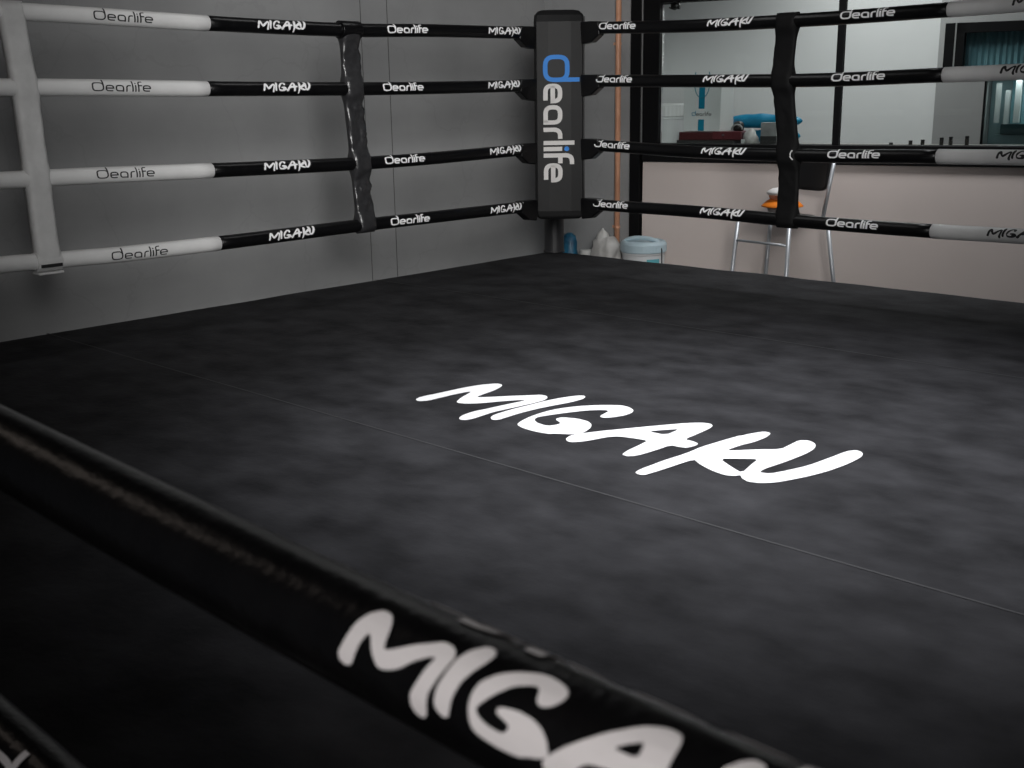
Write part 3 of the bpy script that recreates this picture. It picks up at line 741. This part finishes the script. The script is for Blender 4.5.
# hat on the seat
hc = WP(1.785, .40, SEAT+.067)
ht = thing('hat', 'orange brimmed hat with white crown lying on the bar chair seat', 'hat', hc)
obj('hat_base', lathe(hc, [(.06, -.0365), (.072, -.03), (.085, .006), (.102, .028), (.105, .034)], 32), M['hat_grey'], ht, smooth=True)
obj('brim', lathe(hc, [(.100, .024), (.120, .020), (.123, .024), (.112, .034), (.092, .052), (.072, .064)], 32), M['orange'], ht, smooth=True)
obj('hat_band', lathe(hc, [(.070, .060), (.078, .075), (.080, .090), (.070, .092)], 32), M['salmon'], ht, smooth=True)
obj('crown', lathe(hc, [(.080, .088), (.094, .094), (.090, .110), (.060, .126), (.025, .132), (.004, .133)], 32), M['hat_white'], ht, smooth=True)

# ------------------------------------------------------------------ counter behind the glass and what stands on it
CT = .628
ct = thing('counter', 'long grey counter behind the glass partition', 'counter', P(WALL, 2.0, .38, FL))
obj('counter_top', box(WALL, .55, 3.2, .15, .70, CT-.03, CT), M['counter'], ct, bevel=.004)
for s in (.60, 1.75, 3.12): obj('support_panel', box(WALL, s-.02, s+.02, .18, .58, FL, CT-.03), M['counter'], ct)
tcn = P(WALL, .715, .43, CT)
tb = thing('storage_tub', 'white plastic storage tub with ribbed lid beside the gift bag', 'tub', tcn)
obj('tub_body', lathe(tcn, [(.108, 0), (.112, .006), (.126, .165), (.130, .168), (.130, .178), (.124, .18), (.124, .19)], 40), M['tub'], tb, bevel=.002)
obj('lid', lathe(tcn, [(.134, .186), (.137, .19), (.137, .262), (.128, .270), (.02, .272)], 60, lambda u, z: 1+.008*math.cos(60*math.pi*u)), M['lid'], tb, bevel=.002)
# dark box the gift bag stands on
dt = thing('lacquer_box', 'dark red flat box under the white gift bag', 'box', P(WALL, 1.08, .38, CT))
obj('tray_base', box(WALL, .85, 1.25, .27, .52, CT, CT+.034), M['dark_tray'], dt, bevel=.003)
obj('box_body', box(WALL, .862, 1.305, .28, .51, CT+.034, CT+.086), M['red_box'], dt, bevel=.004)
obj('lid', box(WALL, 1.10, 1.30, .275, .505, CT+.040, CT+.090), M['red_box_light'], dt, bevel=.004)
obj('clasp', box(WALL, 1.165, 1.18, .270, .276, CT+.062, CT+.074), M['steel'], dt)
bz = CT+.0915
gb = thing('gift_bag', 'white paper gift bag with teal ribbon stripe and lettering standing on the dark red box', 'bag', P(WALL, 1.0, .36, bz))
GA = math.radians(10)
GF = (P(WALL, .872, .335, 0), WALL[1]*math.cos(GA)-WALL[2]*math.sin(GA)*1.0, WALL[2]*math.cos(GA)+WALL[1]*math.sin(GA))
GF = (P(WALL, .872, .335, 0), WALL[1], WALL[2])
bm = bmesh.new()
bot = [bm.verts.new(P(GF, a, b, bz)) for a, b in ((0, 0), (.262, -.02), (.322, .08), (.06, .10))]
tp = [bm.verts.new(P(GF, a, b, bz+.365)) for a, b in ((-.004, .012), (.264, -.008), (.318, .07), (.06, .09))]
for i in range(4): bm.faces.new((bot[i], bot[(i+1) % 4], tp[(i+1) % 4], tp[i]))
bm.faces.new(bot[::-1])
body = obj('bag_body', bm, M['card_white'], gb)
e = Vector((.262, -.02)).normalized()
def front(u, z, lift=-.003): return P(GF, u*e.x, u*e.y+lift+.012*(z-bz)/.365, z)
bm = bmesh.new()
for z0, z1 in ((bz+.002, bz+.075), (bz+.145, bz+.362)):
    vs = [bm.verts.new(front(u, z)) for u, z in ((.107, z0), (.150, z0), (.150, z1), (.107, z1))]; bm.faces.new(vs)
obj('teal_stripe', bm, M['teal'], body)
obj('printed_wordmark', decal(word_tris(.16, 'rest'), lambda u, v: front(.058+u*.0205, bz+.098+v*.0175)), M['dark_tray'], body)
obj('printed_letter', decal(word_tris(.20, 'first'), lambda u, v: front(.058+u*.0205, bz+.098+v*.0175)), M['teal'], body)['label'] = 'teal first letter'
pts = [front(.129+.052*math.sin(a), bz+.30-.085*math.cos(a)+(.0 if math.cos(a) > 0 else .05), -.008) for a in [-math.pi*.62+math.pi*1.24*i/20 for i in range(21)]]
obj('cord_handle', tube(pts, .0028, 8), M['cord'], gb, smooth=True)
# headphones-like dish on the box: small dark case
dc = P(WALL, 1.235, .40, CT+.0915)
dk = thing('round_case', 'small black case with pale rim on the dark red box beside the blue pouches', 'case', dc)
obj('case_body', lathe(dc, [(.028, 0), (.036, .006), (.036, .035), (.028, .055), (.01, .062)], 28), M['black_plastic'], dk, smooth=True)
pts = [dc+WALL[1]*(.036*math.cos(a))+WALL[2]*-.03+Vector((0, 0, .008+.032*math.sin(a))) for a in [math.pi*i/12 for i in range(13)]]
obj('pale_rim', tube(pts, .006, 8), M['grey_card'], dk, smooth=True)
def pouch(name, label, s, o, z, ls, lo, h, m, seed, grp=None):
    c = P(WALL, s, o, z); bm = bmesh.new(); n = 26; k = 12; rows = []
    for i in range(n+1):
        u = -1+2*i/n; pr = max(0.0, 1-abs(u)**3.2)**.62
        row = []
        for j in range(k):
            a = 2*math.pi*j/k; q = Vector((u*3+seed, math.cos(a)*1.5, math.sin(a)*1.5))
            w_ = 1+.16*noise.noise(q)
            row.append(bm.verts.new(c+WALL[1]*(u*ls)+WALL[2]*(lo*(.12+.88*pr)*math.cos(a)*w_)+Vector((0, 0, h*(.5+.5*(.10+.90*pr)*math.sin(a)*w_)))))
        rows.append(row)
    for i in range(n):
        for j in range(k): bm.faces.new((rows[i][j], rows[i][(j+1) % k], rows[i+1][(j+1) % k], rows[i+1][j]))
    bm.faces.new(rows[0][::-1]); bm.faces.new(rows[-1])
    return tag(obj(name, bm, m, smooth=True), label, 'pouch', grp)
pouch('blue_pouch', 'bright blue padded pouch lying on top of another blue pouch behind the glass', 1.335, .60, CT+.102, .27, .07, .092, M['blue_cloth'], 1)
pouch('blue_pouch', 'bright blue padded pouch underneath, flat on the counter behind the grey carton', 1.395, .60, CT+.006, .20, .07, .088, M['blue_cloth'], 4)
gx = thing('carton', 'small grey carton standing on the counter in front of the blue pouches', 'box', P(WALL, 1.505, .22, CT))
obj('carton_body', box(WALL, 1.452, 1.555, .19, .27, CT, CT+.150), M['grey_card'], gx, bevel=.003)
obj('dark_band', box(WALL, 1.451, 1.556, .189, .271, CT+.002, CT+.066), M['dark_tray'], gx)
kc = P(WALL, 1.375, .24, CT)
cb = thing('clear_bag', 'small crumpled clear plastic bag on the counter beside the grey carton', 'bag', kc)
obj('bag_body', lumpy(kc, [(.035, 0), (.042, .02), (.040, .05), (.025, .085), (.008, .10), (.002, .105)], .024, 31), M['bag'], cb, smooth=True)
obj('white_tag', box(WALL, 1.325, 1.35, .19, .195, CT, CT+.045), M['card_white'], cb)
# small dark bottles in a row
for i, (s, z, tilt) in enumerate(((2.253, .657, 0), (2.368, .670, .0), (2.438, .675, .0), (2.546, .688, .02), (2.598, .693, .03), (2.689, .698, .06))):
    c = P(WALL, s, .25, CT); h = z-CT; r = .0115
    b = thing('small_bottle', '', 'bottle', c, 'small dark bottles on the counter')
    b['label'] = ['shortest small dark bottle on the counter, nearest the mullion', 'second small dark bottle along from the mullion', 'third small dark bottle along from the mullion', 'small dark bottle before the grey pillar, first of two together', 'small dark bottle before the grey pillar, second of two together', 'tallest small dark bottle, standing apart at the end of the row'][i]
    obj('bottle_body', lathe(c, [(r*.9, 0), (r, .002), (r, h*.72), (r*.8, h*.80)], 20), M['dark_glass'], b, smooth=True)
    obj('cap', lathe(c, [(r*.86, h*.80), (r*1.02, h*.82), (r*1.02, h*.98), (r*.7, h)], 20), M['black_plastic'], b)
# black bracket fitting high up behind the glass
lf = thing('bracket_lamp', 'small black bracket fitting mounted high in the corner of the glass', 'lamp', P(WALL, .80, .13, 1.50))
obj('arm', box(WALL, .70, .87, .115, .135, 1.522, 1.538), M['black_plastic'], lf, bevel=.003)
bm = bmesh.new(); add_tube(bm, [P(WALL, .855, .125, 1.512), P(WALL, .91, .125, 1.512)], [.016, .024], 16); obj('lamp_head', bm, M['black_plastic'], lf, smooth=True)
obj('wire', tube([P(WALL, .84, .12, 1.503), P(WALL, .87, .12, 1.490), P(WALL, .885, .12, 1.488), P(WALL, .892, .125, 1.500)], .004, 8), M['black_plastic'], lf, smooth=True)
